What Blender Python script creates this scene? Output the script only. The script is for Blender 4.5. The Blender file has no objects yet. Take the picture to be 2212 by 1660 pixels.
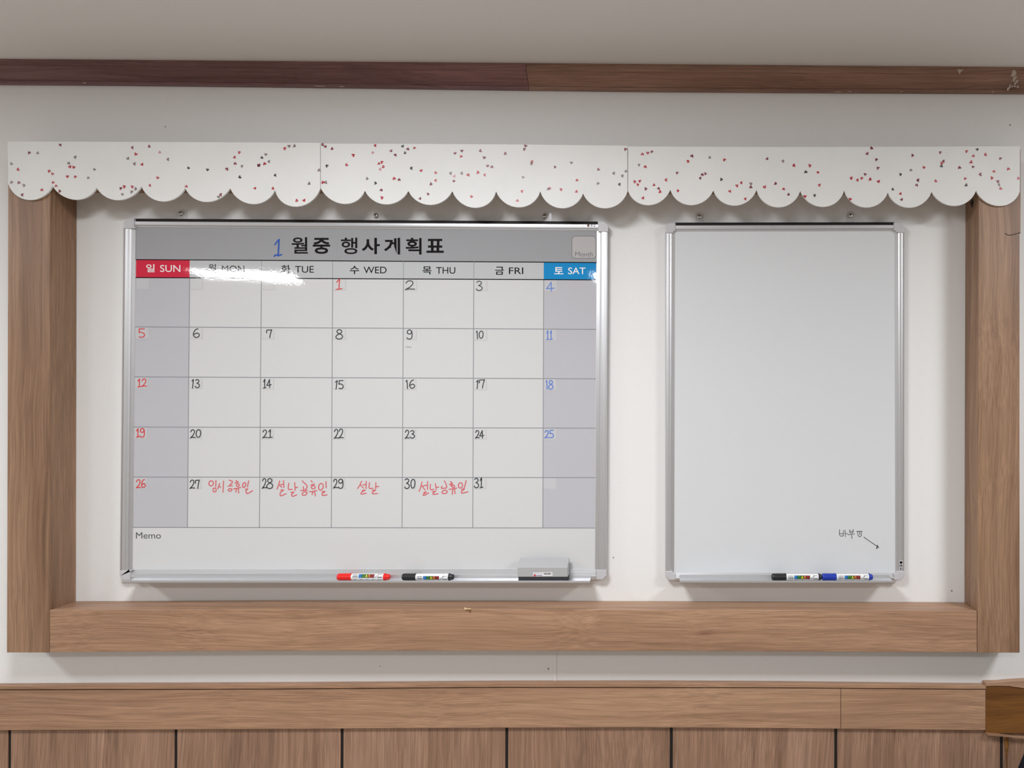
import bpy, bmesh, math, random
from mathutils import Vector, Matrix

SC = bpy.context.scene
COL = SC.collection
random.seed(7)

# ---------------------------------------------------------------- camera
F_PX, DIST, EYE = 1590.0, 1.85, 1.50          # focal length in px, wall distance, eye height
YAW, PITCH, ROLL = -0.01079, 0.00279, 0.00314
RC = (Matrix.Rotation(YAW, 3, 'Z') @ Matrix.Rotation(PITCH, 3, 'X') @
      Matrix.Rotation(math.pi / 2, 3, 'X') @ Matrix.Rotation(ROLL, 3, 'Z'))
PX0, PY0 = 1457.2, 867.6                      # principal point (shifted lens)
cam_d = bpy.data.cameras.new('camera')
cam = bpy.data.objects.new('camera', cam_d)
COL.objects.link(cam)
cam.matrix_world = Matrix.Translation((0, -DIST, EYE)) @ RC.to_4x4()
cam_d.sensor_fit = 'HORIZONTAL'
cam_d.sensor_width = 36.0
cam_d.lens = 36.0 * F_PX / 2212
cam_d.shift_x = (1106 - PX0) / 2212
cam_d.shift_y = (PY0 - 830) / 2212
cam_d.clip_start = 0.05
SC.camera = cam

# ---------------------------------------------------------------- world, lamps, exposure
CEIL = 2.333
w = bpy.data.worlds.new('world')
SC.world = w
w.use_nodes = True
w.node_tree.nodes['Background'].inputs[0].default_value = (1, 1, 1, 1)
w.node_tree.nodes['Background'].inputs[1].default_value = 0.05
SC.view_settings.view_transform = 'Standard'
SC.view_settings.look = 'None'
SC.view_settings.exposure = -0.11
SC.view_settings.gamma = 1.0
SC.view_settings.use_curve_mapping = False


def lamp(name, x, y, sx, sy, power, rot=0.0, col=(0.945, 0.967, 1.0)):
    d = bpy.data.lights.new(name, 'AREA')
    d.shape = 'RECTANGLE'
    d.size, d.size_y, d.energy, d.color = sx, sy, power, col
    o = bpy.data.objects.new(name, d)
    o.location = (x, y, CEIL - 0.004)
    o.rotation_euler = (0, 0, rot)
    COL.objects.link(o)
    return o


# ceiling panels: the row near the board wall and the row behind the viewer
for lx in (-2.95, -0.60, 1.60):
    lamp('ceiling_lamp', lx, -1.24, 0.42, 0.42, 31)
lamp('ceiling_lamp', -2.75, -3.03, 0.60, 0.36, 27, -0.30)
for lx in (-0.27, 2.45):
    lamp('ceiling_lamp', lx, -3.03, 0.42, 0.36, 20)
lamp('ceiling_lamp', -0.25, -5.0, 0.45, 0.6, 14)


# ---------------------------------------------------------------- helpers
def W(px, py, t):
    """the point of the vertical plane T metres in front of the board wall seen at photo pixel px, py"""
    d = RC @ Vector(((px - PX0) / F_PX, -(py - PY0) / F_PX, -1.0))
    s = (DIST - t) / d.y
    return Vector((d.x * s, -t, EYE + d.z * s))


def lin(c):
    c /= 255.0
    return c / 12.92 if c <= 0.04045 else ((c + 0.055) / 1.055) ** 2.4


def rgb(r, g, b, k=1.0):
    return (lin(r) * k, lin(g) * k, lin(b) * k, 1.0)


def lerp(a, b, s):
    return a + (b - a) * s


def lp(a, b, s):
    return (lerp(a[0], b[0], s), lerp(a[1], b[1], s))


def mat(name, col, rough=0.5, metal=0.0, spec=0.5, **kw):
    m = bpy.data.materials.new(name)
    m.use_nodes = True
    b = m.node_tree.nodes['Principled BSDF']
    b.inputs['Base Color'].default_value = col
    b.inputs['Roughness'].default_value = rough
    b.inputs['Metallic'].default_value = metal
    b.inputs['Specular IOR Level'].default_value = spec
    for k, v in kw.items():
        b.inputs[k.replace('_', ' ')].default_value = v
    return m


def node(m, kind, **kw):
    n = m.node_tree.nodes.new(kind)
    for k, v in kw.items():
        setattr(n, k, v)
    return n


def link(m, a, b):
    m.node_tree.links.new(a, b)


def add_bump(m, scale, strength, dist=0.002, detail=3.0, stretch=(1, 1, 1)):
    tc = node(m, 'ShaderNodeTexCoord')
    mp = node(m, 'ShaderNodeMapping')
    mp.inputs['Scale'].default_value = stretch
    nz = node(m, 'ShaderNodeTexNoise')
    nz.inputs['Scale'].default_value = scale
    nz.inputs['Detail'].default_value = detail
    bp = node(m, 'ShaderNodeBump')
    bp.inputs['Strength'].default_value = strength
    bp.inputs['Distance'].default_value = dist
    link(m, tc.outputs['Object'], mp.inputs['Vector'])
    link(m, mp.outputs['Vector'], nz.inputs['Vector'])
    link(m, nz.outputs['Fac'], bp.inputs['Height'])
    link(m, bp.outputs['Normal'], m.node_tree.nodes['Principled BSDF'].inputs['Normal'])
    return m


def mottle(m, c1, c2, scale, detail=4.0):
    tc = node(m, 'ShaderNodeTexCoord')
    nz = node(m, 'ShaderNodeTexNoise')
    nz.inputs['Scale'].default_value = scale
    nz.inputs['Detail'].default_value = detail
    cr = node(m, 'ShaderNodeValToRGB')
    cr.color_ramp.elements[0].position, cr.color_ramp.elements[1].position = 0.35, 0.65
    cr.color_ramp.elements[0].color, cr.color_ramp.elements[1].color = c1, c2
    link(m, tc.outputs['Object'], nz.inputs['Vector'])
    link(m, nz.outputs['Fac'], cr.inputs['Fac'])
    link(m, cr.outputs['Color'], m.node_tree.nodes['Principled BSDF'].inputs['Base Color'])
    return m


def wood(name, dark, mid, light, axis, rough=0.42, seed=0.0, fine=1.0, spec=0.35, broad=9.0):
    """laminate with grain running along AXIS (object space)"""
    m = mat(name, mid, rough, 0.0, spec)
    co = node(m, 'ShaderNodeTexCoord')
    # the grain wanders a little along the board
    wv = node(m, 'ShaderNodeTexNoise')
    wv.inputs['Scale'].default_value = 2.2
    wv.inputs['Detail'].default_value = 1.5
    sb = node(m, 'ShaderNodeVectorMath', operation='SUBTRACT')
    sb.inputs[1].default_value = (0.5, 0.5, 0.5)
    tc = node(m, 'ShaderNodeVectorMath', operation='MULTIPLY_ADD')
    tc.inputs[1].default_value = (0.042, 0.042, 0.042)
    link(m, co.outputs['Object'], wv.inputs['Vector'])
    link(m, wv.outputs['Color'], sb.inputs[0])
    link(m, sb.outputs[0], tc.inputs[0])
    link(m, co.outputs['Object'], tc.inputs[2])

    def noise(across, along, detail, dist, off):
        mp = node(m, 'ShaderNodeMapping')
        mp.inputs['Scale'].default_value = ((along, across, across) if axis == 'x' else (across, across, along))
        mp.inputs['Location'].default_value = (off + seed, off * 1.7, off * 0.6 + seed)
        nz = node(m, 'ShaderNodeTexNoise')
        nz.inputs['Scale'].default_value = 1.0
        nz.inputs['Detail'].default_value = detail
        nz.inputs['Roughness'].default_value = 0.55
        nz.inputs['Distortion'].default_value = dist
        link(m, tc.outputs[0], mp.inputs['Vector'])
        link(m, mp.outputs['Vector'], nz.inputs['Vector'])
        return nz.outputs['Fac']

    def ramp(fac, p0, p1, c0, c1, cm=None):
        cr = node(m, 'ShaderNodeValToRGB')
        e = cr.color_ramp.elements
        e[0].position, e[1].position = p0, p1
        e[0].color, e[1].color = c0, c1
        if cm:
            k = e.new((p0 + p1) / 2)
            k.color = cm
        link(m, fac, cr.inputs['Fac'])
        return cr.outputs['Color']

    base = ramp(noise(broad, 0.55, 2.5, 0.9, 3.1), 0.33, 0.68, dark, light, mid)
    g = ramp(noise(95.0, 1.1, 5.0, 0.7, 11.0), 0.34, 0.62, (0.84, 0.81, 0.79, 1), (1.05, 1.05, 1.05, 1))
    f = ramp(noise(480.0, 7.0, 3.0, 0.0, 23.0), 0.36, 0.64, (1 - .20 * fine,) * 3 + (1,), (1 + .12 * fine,) * 3 + (1,))
    s = ramp(noise(28.0, 0.8, 3.0, 1.2, 41.0), 0.29, 0.40, (0.80, 0.77, 0.74, 1), (1, 1, 1, 1))
    mp = node(m, 'ShaderNodeMapping')
    mp.inputs['Scale'].default_value = ((1.5, 6.0, 6.0) if axis == 'x' else (6.0, 6.0, 1.5))
    mp.inputs['Location'].default_value = (seed + 0.37, seed * 0.7, 0.21)
    vo = node(m, 'ShaderNodeTexVoronoi')
    vo.inputs['Scale'].default_value = 1.0
    link(m, tc.outputs[0], mp.inputs['Vector'])
    link(m, mp.outputs['Vector'], vo.inputs['Vector'])
    knot = ramp(vo.outputs['Distance'], 0.010, 0.055, (0.52, 0.46, 0.42, 1), (1, 1, 1, 1), (0.88, 0.84, 0.82, 1))
    out = base
    for c in (g, f, s, knot):
        mx = node(m, 'ShaderNodeMix', data_type='RGBA', blend_type='MULTIPLY')
        mx.inputs[0].default_value = 1.0
        link(m, out, mx.inputs[6])
        link(m, c, mx.inputs[7])
        out = mx.outputs[2]
    link(m, out, m.node_tree.nodes['Principled BSDF'].inputs['Base Color'])
    bp = node(m, 'ShaderNodeBump')
    bp.inputs['Strength'].default_value = 0.12
    bp.inputs['Distance'].default_value = 0.0006
    link(m, noise(300.0, 6.0, 2.0, 0.0, 61.0), bp.inputs['Height'])
    link(m, bp.outputs['Normal'], m.node_tree.nodes['Principled BSDF'].inputs['Normal'])
    return m


class Mesh:
    """collects faces in world space and links them as ONE mesh object"""

    def __init__(self):
        self.bm = bmesh.new()
        self.mi = 0

    def face(self, pts):
        vs = [self.bm.verts.new(p) for p in pts]
        try:
            f = self.bm.faces.new(vs)
            f.material_index = self.mi
            return f
        except ValueError:
            return None

    def prism(self, front, back):
        """closed solid between two polygons with the same number of corners"""
        n = len(front)
        a = [self.bm.verts.new(p) for p in front]
        b = [self.bm.verts.new(p) for p in back]
        fs = [self.bm.faces.new(a), self.bm.faces.new(b[::-1])]
        for i in range(n):
            j = (i + 1) % n
            fs.append(self.bm.faces.new((a[j], a[i], b[i], b[j])))
        for f in fs:
            f.material_index = self.mi
        return fs

    def slab(self, poly, t1, t0):
        """polygon of photo pixels lying on plane t1, with its back at plane t0 straight behind it"""
        fr = [W(x, y, t1) for x, y in poly]
        return self.prism(fr, [Vector((p.x, -t0, p.z)) for p in fr])

    def flat(self, poly, t):
        return self.face([W(x, y, t) for x, y in poly])

    def rings(self, rings, closed=True, cap=True):
        """loft through rings of points"""
        vr = [[self.bm.verts.new(p) for p in r] for r in rings]
        n = len(vr[0])
        for a, b in zip(vr, vr[1:]):
            for i in range(n if closed else n - 1):
                j = (i + 1) % n
                f = self.bm.faces.new((a[i], a[j], b[j], b[i]))
                f.material_index = self.mi
        if cap and closed:
            for r in (vr[0][::-1], vr[-1]):
                f = self.bm.faces.new(r)
                f.material_index = self.mi

    def box(self, a, b):
        x0, y0, z0 = a
        x1, y1, z1 = b
        self.prism([(x0, y0, z0), (x1, y0, z0), (x1, y0, z1), (x0, y0, z1)],
                   [(x0, y1, z0), (x1, y1, z0), (x1, y1, z1), (x0, y1, z1)])

    def lathe_x(self, x_r, c, n=28):
        """profile [(x, r)] turned about the x axis through C"""
        rs = []
        for x, r in x_r:
            rs.append([Vector((x, c.y + r * math.cos(k * 2 * math.pi / n), c.z + r * math.sin(k * 2 * math.pi / n)))
                       for k in range(n)])
        self.rings(rs)

    def stroke(self, pts, wpx, t):
        """pen line through photo pixels on plane t: a mitred ribbon with round ends, rising a hair along its length"""
        r = wpx / 2
        p = [pts[0]]
        for q in pts[1:]:
            if math.hypot(q[0] - p[-1][0], q[1] - p[-1][1]) > 0.05:
                p.append(q)
        self.lift = getattr(self, 'lift', 0) + 0.000008
        n = len(p)
        dirs = []
        for a, b in zip(p, p[1:]):
            L = math.hypot(b[0] - a[0], b[1] - a[1])
            dirs.append(((b[0] - a[0]) / L, (b[1] - a[1]) / L))
        left, right = [], []
        for i in range(n):
            a = dirs[max(0, i - 1)]
            b = dirs[min(n - 2, i)]
            mx, my = -(a[1] + b[1]), a[0] + b[0]
            L = math.hypot(mx, my) or 1.0
            mx, my = mx / L, my / L
            k = min(2.0, 1.0 / max(0.3, mx * -b[1] + my * b[0]))
            tt = t + self.lift + i * 0.0000015
            left.append((p[i][0] + mx * r * k, p[i][1] + my * r * k, tt))
            right.append((p[i][0] - mx * r * k, p[i][1] - my * r * k, tt))
        for i in range(n - 1):
            self.face([W(*left[i]), W(*right[i]), W(*right[i + 1]), W(*left[i + 1])])
        for i, sg in ((0, -1), (n - 1, 1)):
            d = dirs[0] if i == 0 else dirs[-1]
            a0 = math.atan2(d[1] * sg, d[0] * sg)
            tt = t + self.lift + i * 0.0000015
            self.face([W(p[i][0] + r * math.cos(a0 + math.radians(g)), p[i][1] + r * math.sin(a0 + math.radians(g)), tt) for g in (-90, -54, -18, 18, 54, 90)])

    def build(self, name, mats, parent=None, smooth=False, bevel=0.0, seg=2, origin=None):
        bmesh.ops.recalc_face_normals(self.bm, faces=self.bm.faces)
        if parent is not None:
            p, o = parent, Vector((0, 0, 0))
            while p is not None:
                o = o + p.location
                p = p.parent
        else:
            o = Vector(origin) if origin is not None else Vector((0, 0, 0))
        bmesh.ops.translate(self.bm, vec=-o, verts=self.bm.verts)
        me = bpy.data.meshes.new(name)
        self.bm.to_mesh(me)
        self.bm.free()
        for m in (mats if isinstance(mats, (list, tuple)) else [mats]):
            me.materials.append(m)
        if smooth:
            for p in me.polygons:
                p.use_smooth = True
        ob = bpy.data.objects.new(name, me)
        COL.objects.link(ob)
        if parent is not None:
            ob.parent = parent
        else:
            ob.location = o
        if smooth:
            md = ob.modifiers.new('edges', 'EDGE_SPLIT')
            md.split_angle = math.radians(38)
        if bevel:
            b = ob.modifiers.new('bevel', 'BEVEL')
            b.width, b.segments, b.limit_method = bevel, seg, 'ANGLE'
            b.angle_limit = math.radians(35)
        return ob


def tag(o, label=None, cat=None, group=None, kind=None):
    for k, v in (('label', label), ('category', cat), ('group', group), ('kind', kind)):
        if v:
            o[k] = v
    return o


def thing(name, loc, label, cat, group=None):
    o = bpy.data.objects.new(name, None)
    o.empty_display_size = 0.05
    o.location = loc
    COL.objects.link(o)
    return tag(o, label, cat, group)


def smooth_line(p, n=6):
    """Catmull-Rom through the points"""
    if len(p) < 3:
        return p
    out = []
    q = [p[0]] + list(p) + [p[-1]]
    for i in range(1, len(q) - 2):
        for k in range(n):
            u = k / n
            a, b, c, d = q[i - 1], q[i], q[i + 1], q[i + 2]
            out.append(tuple(0.5 * (2 * b[j] + (c[j] - a[j]) * u + (2 * a[j] - 5 * b[j] + 4 * c[j] - d[j]) * u * u +
                                    (3 * b[j] - a[j] - 3 * c[j] + d[j]) * u ** 3) for j in (0, 1)))
    out.append(p[-1])
    return out


def ell(cx, cy, rx, ry, tilt=0.0, n=18):
    c, s = math.cos(tilt), math.sin(tilt)
    return [(cx + rx * math.cos(a) * c - ry * math.sin(a) * s, cy + rx * math.cos(a) * s + ry * math.sin(a) * c)
            for a in [i * 2 * math.pi / n - 1.4 for i in range(n + 1)]]


_txt = bpy.data.curves.new('lettering', 'FONT')
_txo = bpy.data.objects.new('lettering', _txt)
COL.objects.link(_txo)


def glyphs(s, bold=0.0):
    """outline of S as (unit-box vertices with y down, faces)"""
    _txt.body = s
    _txt.offset = bold
    _txt.resolution_u = 4
    bpy.context.view_layer.update()
    dg = bpy.context.evaluated_depsgraph_get()
    me = bpy.data.meshes.new_from_object(_txo.evaluated_get(dg))
    v = [(p.co.x, p.co.y) for p in me.vertices]
    f = [list(p.vertices) for p in me.polygons]
    bpy.data.meshes.remove(me)
    x0, x1 = min(p[0] for p in v), max(p[0] for p in v)
    y0, y1 = min(p[1] for p in v), max(p[1] for p in v)
    return [((x - x0) / (x1 - x0), (y1 - y) / (y1 - y0)) for x, y in v], f


def put_text(M, s, box, t, bold=0.0, rot=False, fn=None):
    """lettering S filling the pixel box on plane t (rot: reading downwards)"""
    v, f = glyphs(s, bold)
    x0, y0, x1, y1 = box
    tmp = bmesh.new()
    vs = []
    for u, q in v:
        if rot:
            u, q = 1 - q, u
        vs.append(tmp.verts.new((lerp(x0, x1, u), lerp(y0, y1, q), 0)))
    for p in f:
        try:
            tmp.faces.new([vs[i] for i in p])
        except ValueError:
            pass
    bend(M, tmp, y0, y1, fn or (lambda X, Y: W(X, Y, t)), 7 if fn else 1)


def bend(M, tmp, y0, y1, fn, n):
    """lay the flat drawing TMP on the surface FN, cut into N bands so that it follows a curve"""
    for k in range(1, n):
        bmesh.ops.bisect_plane(tmp, geom=tmp.verts[:] + tmp.edges[:] + tmp.faces[:], plane_co=(0, lerp(y0, y1, k / n), 0), plane_no=(0, 1, 0))
    mp = {v: M.bm.verts.new(fn(v.co.x, v.co.y)) for v in tmp.verts}
    for p in tmp.faces:
        try:
            M.bm.faces.new([mp[v] for v in p.verts]).material_index = M.mi
        except ValueError:
            pass
    tmp.free()


def bent_poly(M, pts, fn, n=7):
    tmp = bmesh.new()
    tmp.faces.new([tmp.verts.new((x, y, 0)) for x, y in pts])
    bend(M, tmp, min(p[1] for p in pts), max(p[1] for p in pts), fn, n)


# ---------------------------------------------------------------- materials
WALL = add_bump(mat('white_wallpaper', (0.79, 0.785, 0.775, 1), 0.75, 0, 0.25), 260.0, 0.25, 0.0008)
CEILM = add_bump(mat('ceiling_paint', (0.79, 0.785, 0.775, 1), 0.8, 0, 0.2), 200.0, 0.2, 0.0008)
FLOORM = mottle(mat('floor_vinyl', (0.36, 0.30, 0.24, 1), 0.5), (0.33, 0.27, 0.21, 1), (0.40, 0.34, 0.28, 1), 5)
ROOMW = mat('room_wall_paint', (0.74, 0.73, 0.71, 1), 0.8)
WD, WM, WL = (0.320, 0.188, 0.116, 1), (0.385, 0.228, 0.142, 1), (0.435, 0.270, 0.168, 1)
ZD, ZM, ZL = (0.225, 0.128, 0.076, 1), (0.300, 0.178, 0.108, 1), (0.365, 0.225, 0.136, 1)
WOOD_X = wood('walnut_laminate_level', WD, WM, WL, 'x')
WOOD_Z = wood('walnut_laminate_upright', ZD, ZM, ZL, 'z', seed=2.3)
WOOD_P = wood('walnut_laminate_panel', (0.255, 0.150, 0.100, 1), (0.320, 0.192, 0.128, 1), (0.385, 0.240, 0.166, 1), 'z',
              seed=5.1, fine=1.15, broad=14.0)
DARK_W1 = wood('dark_walnut_plum', (0.205, 0.108, 0.108, 1), (0.28, 0.148, 0.146, 1), (0.355, 0.196, 0.182, 1), 'x', seed=1.0)
DARK_W2 = wood('dark_walnut_brown', (0.205, 0.113, 0.084, 1), (0.285, 0.162, 0.120, 1), (0.365, 0.216, 0.160, 1), 'x', seed=8.0)
BARE_W = wood('bare_brown_timber', (0.115, 0.045, 0.011, 1), (0.185, 0.076, 0.018, 1), (0.26, 0.115, 0.026, 1), 'x', 0.5, seed=4.0)
GAP = mat('dark_gap', (0.012, 0.009, 0.008, 1), 0.8)
FOAM = add_bump(mottle(mat('white_foam_board', (0.785, 0.79, 0.78, 1), 0.55), (0.77, 0.775, 0.765, 1), (0.80, 0.805, 0.795, 1), 9), 30, .25, .001)
HEART = {'r': mat('heart_red', rgb(178, 48, 62), 0.4), 'm': mat('heart_maroon', rgb(122, 44, 56), 0.4),
         'd': mat('heart_charcoal', rgb(66, 70, 72), 0.4), 'g': mat('heart_grey', rgb(132, 120, 118), 0.4),
         'p': mat('heart_pink', rgb(205, 148, 155), 0.4)}
ALU = mat('satin_aluminium', (0.60, 0.605, 0.62, 1), 0.36, 0.75)
CAPM = mat('grey_plastic', (0.52, 0.51, 0.53, 1), 0.38)
RAIL_DARK = mat('rail_dark_reflection', (0.010, 0.009, 0.008, 1), 0.6, 0, 0.2)  # near-black standing in for the dark reflection on the top rails
STEEL = mat('chrome', (0.75, 0.74, 0.72, 1), 0.16, 1.0)
CLEAR = mat('clear_plastic', (0.85, 0.85, 0.84, 1), 0.1, 0, 0.4, Alpha=0.22)
FELT = add_bump(mat('dark_felt', (0.035, 0.035, 0.04, 1), 0.95), 900, 0.6, 0.001)


def board_gloss(name, col, rough=0.035):
    m = mat(name, col, rough, 0.0, 0.5)
    tc = node(m, 'ShaderNodeTexCoord')
    a = node(m, 'ShaderNodeTexNoise')
    a.inputs['Scale'].default_value = 160.0
    a.inputs['Detail'].default_value = 2.0
    b = node(m, 'ShaderNodeTexNoise')
    b.inputs['Scale'].default_value = 5.0
    b.inputs['Detail'].default_value = 0.0
    b1 = node(m, 'ShaderNodeBump')
    b1.inputs['Strength'].default_value = 0.028
    b1.inputs['Distance'].default_value = 0.001
    b2 = node(m, 'ShaderNodeBump')
    b2.inputs['Strength'].default_value = 0.05
    b2.inputs['Distance'].default_value = 0.01
    link(m, tc.outputs['Object'], a.inputs['Vector'])
    link(m, tc.outputs['Object'], b.inputs['Vector'])
    link(m, a.outputs['Fac'], b1.inputs['Height'])
    link(m, b.outputs['Fac'], b2.inputs['Height'])
    link(m, b1.outputs['Normal'], b2.inputs['Normal'])
    link(m, b2.outputs['Normal'], m.node_tree.nodes['Principled BSDF'].inputs['Normal'])
    return m


B_WHITE = board_gloss('calendar_white', (0.62, 0.622, 0.622, 1))
B_TITLE = board_gloss('calendar_title_grey', (0.335, 0.34, 0.355, 1))
B_HEAD = board_gloss('calendar_heading_grey', (0.50, 0.515, 0.525, 1))
B_LILAC = board_gloss('calendar_weekend_lilac', (0.485, 0.485, 0.515, 1))
B_BOX = board_gloss('calendar_number_box', (0.60, 0.605, 0.605, 1))
B_RED = board_gloss('calendar_red', rgb(203, 38, 66))
B_BLUE = board_gloss('calendar_blue', rgb(20, 135, 196))
P_BLACK = board_gloss('print_black', rgb(8, 8, 14))
P_GREY = board_gloss('print_grey', rgb(120, 118, 124))
P_LINE = board_gloss('print_line_grey', rgb(138, 142, 148))
P_FAINT = board_gloss('print_faint_grey', rgb(184, 182, 186))
P_WHITE = board_gloss('print_white', (0.82, 0.82, 0.82, 1))
B_BOX_W = board_gloss('weekend_number_box', (0.535, 0.535, 0.555, 1))
P_MONTH = board_gloss('month_box_grey', (0.46, 0.445, 0.445, 1))
I_BLACK = mat('ink_black', rgb(40, 44, 48), 0.5)
I_RED = mat('ink_red', rgb(208, 58, 62), 0.5)
I_ROSE = mat('ink_rose', rgb(212, 88, 96), 0.5)
I_BLUE = mat('ink_blue', rgb(82, 120, 200), 0.5)
I_NAVY = mat('ink_strong_blue', rgb(24, 78, 168), 0.5)
WB = board_gloss('whiteboard_surface', (0.655, 0.672, 0.69, 1), 0.06)

# ---------------------------------------------------------------- the room
X0, X1, YB = -4.3, 3.6, -6.2


def slab_obj(name, a, b, m):
    M = Mesh()
    M.box(a, b)
    return tag(M.build(name, m), kind='structure')


slab_obj('floor', (X0, YB, -0.05), (X1, 0.0, 0.0), FLOORM)
slab_obj('ceiling', (X0, YB, CEIL), (X1, 0.0, CEIL + 0.05), CEILM)
wall_back = slab_obj('wall_back', (X0, 0.0, 0.0), (X1, 0.06, CEIL), WALL)
slab_obj('wall_left', (X0 - 0.06, YB, 0.0), (X0, 0.0, CEIL), ROOMW)
slab_obj('wall_right', (X1, YB, 0.0), (X1 + 0.06, 0.0, CEIL), ROOMW)
slab_obj('wall_front', (X0, YB - 0.06, 0.0), (X1, YB, CEIL), ROOMW)

# raised paper joint in the wall under the wooden surround
M = Mesh()
rr = []
for y in (1388, 1405, 1425, 1450, 1471):
    rr.append([W(1193.5, y, 0.0002), W(1195, y, 0.0016), W(1200, y, 0.0022), W(1202, y, 0.0018), W(1202.8, y, 0.0002)])
M.rings(rr, closed=False)
M.build('paper_joint', WALL, wall_back, smooth=True)
M = Mesh()
for x, y, r in ((1184.5, 1445.5, 1.5), (821, 1440, 0.9), (2182, 270, 1.3), (357, 274, 1.1), (2056, 1277, 1.4), (1325, 1205, 1.2)):
    M.flat([(x + r * math.cos(a), y + 1.3 * r * math.sin(a)) for a in [i * math.pi / 4 for i in range(8)]], 0.0004)
M.build('wall_speck', mat('speck_grey', rgb(100, 90, 82), 0.9), wall_back)


def polyval(tab, x):
    if x <= tab[0][0]:
        a, b = tab[0], tab[1]
    elif x >= tab[-1][0]:
        a, b = tab[-2], tab[-1]
    else:
        for a, b in zip(tab, tab[1:]):
            if a[0] <= x <= b[0]:
                break
    return a[1] + (b[1] - a[1]) * (x - a[0]) / (b[0] - a[0])


# crown moulding under the ceiling: two lengths meeting in a joint
TOPY = [(0, 129), (280, 132), (560, 135.5), (840, 139), (1100, 142), (1400, 145), (1680, 147.2), (2212, 147.5)]
BOTY = [(0, 180), (280, 182), (560, 185), (840, 188.5), (1100, 192), (1400, 195.5), (1680, 197.5), (2212, 200)]
CROWN = [(0.046, 0.0), (0.046, 0.20), (0.0435, 0.225), (0.0435, 0.25), (0.014, 0.80), (0.014, 0.855), (0.0115, 0.86), (0.0115, 1.0)]


def crown(name, xs, m):
    M = Mesh()
    rs = []
    for x in xs:
        xq = min(max(x, 0), 2212)
        top, bot = polyval(TOPY, xq), polyval(BOTY, xq)
        r = []
        for i, (t, s) in enumerate(CROWN):
            p = W(xq, lerp(top, bot, s), t)
            if i == 0:
                p.z = CEIL - 0.0005
            r.append(p)
        xw = W(x, bot, 0.01).x
        r = [Vector((xw, p.y, p.z)) for p in r]
        r += [Vector((xw, -0.0003, r[-1].z)), Vector((xw, -0.0003, CEIL - 0.0005))]
        rs.append(r)
    M.rings(rs)
    return tag(M.build(name, m), kind='structure')


t1 = crown('trim_1', [-2245, -1200, 0, 140, 280, 420, 560, 700, 840, 970, 1100, 1142], DARK_W1)
t2 = crown('trim_2', [1142.8, 1250, 1400, 1540, 1680, 1850, 2030, 2212, 3300, 4500], DARK_W2)
# flaked patch and chips on the moulding
CHIP = mat('bare_plaster_chip', rgb(196, 182, 168), 0.8)
Z = lambda pts: [(2150 + x / 19.53, 130 + y / 19.53) for x, y in pts]
M = Mesh()
for poly in ([(745, 395), (790, 430), (885, 430), (860, 490), (910, 555), (830, 650), (640, 705), (690, 560)],
             [(730, 640), (840, 655), (940, 690), (880, 770), (800, 915), (755, 905), (740, 760)],
             [(940, 785), (990, 830), (970, 900), (870, 1000), (830, 1080), (790, 1050), (800, 980), (880, 850)],
             [(655, 960), (665, 1060), (660, 1160), (600, 1190), (545, 1290), (480, 1275), (510, 1160), (570, 1150), (600, 990)],
             [(690, 1050), (760, 1095), (860, 1080), (860, 1150), (760, 1120), (685, 1150)],
             [(960, 1050), (1000, 1165), (890, 1165), (920, 1090)], [(725, 815), (690, 930), (670, 900), (690, 840)]):
    q = Z(poly)
    # pieces follow the moulding's slope: place each on the plane just in front of it
    cy = sum(p[1] for p in q) / len(q)
    s = (cy - 147.5) / 52.5
    tt = 0.0475 if s < 0.22 else (lerp(0.0440, 0.0155, (s - 0.25) / 0.55) + 0.0045 if s < 0.8 else 0.0165)
    M.flat(q, tt)
M.build('flaked_patch', CHIP, t2)
M = Mesh()
for x, y, w_, h_ in ((182, 179, 8, 2.4), (690, 186, 26, 1.6), (738, 187, 12, 1.6)):
    M.slab([(x - w_ / 2, y), (x - w_ / 5, y - h_ / 2), (x + w_ / 2, y), (x + w_ / 4, y + h_ / 2)], 0.0128, 0.0116)
M.build('plaster_chip', CHIP, t1)
M = Mesh()
for x, y, w_, h_ in ((1810, 198.5, 18, 1.6), (1836, 198, 8, 1.8), (1947, 198, 6, 1.8), (2145, 198.3, 6, 2)):
    M.slab([(x - w_ / 2, y), (x - w_ / 5, y - h_ / 2), (x + w_ / 2, y), (x + w_ / 4, y + h_ / 2)], 0.0128, 0.0116)
M.slab([(2068, 150), (2082, 150), (2076, 155), (2073, 160), (2070, 155)], 0.0470, 0.0463)
M.build('plaster_chip', CHIP, t2)

# wainscot: capping strip, rail in two lengths, upright panels with dark gaps
CAPY = [(0, 1476.5), (280, 1475), (560, 1474), (1100, 1470.5), (1400, 1470), (1680, 1471.5), (2129, 1476), (2212, 1477)]
GRVY = [(0, 1491), (560, 1489.5), (1100, 1485.5), (1680, 1486.5), (2129, 1490)]
RBOT = [(0, 1578.5), (560, 1576), (1100, 1573), (1400, 1572.5), (1680, 1574), (2129, 1578.5)]
T_CAP, T_RAIL, T_PAN = 0.019, 0.0165, 0.007


def strip(name, x0, x1, ytop, ybot, t, m, top_t=None, bevel=0.0008):
    """horizontal board following the measured edges"""
    xs = [x0] + [x for x in (-300, 0, 280, 560, 840, 1100, 1400, 1680, 1900, 2129) if x0 < x < x1] + [x1]
    M = Mesh()
    rs = []
    for x in xs:
        xq = min(max(x, 0), 2212)
        a = W(xq, polyval(ytop, xq), t if top_t is None else top_t)
        b = W(xq, polyval(ybot, xq), t)
        b.x = W(x, polyval(ybot, xq), t).x
        rs.append([Vector((b.x, -t, a.z)), Vector((b.x, -t, b.z)), Vector((b.x, -0.0003, b.z)), Vector((b.x, -0.0003, a.z))])
    M.rings(rs)
    return tag(M.build(name, m, bevel=bevel), kind='structure')


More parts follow.
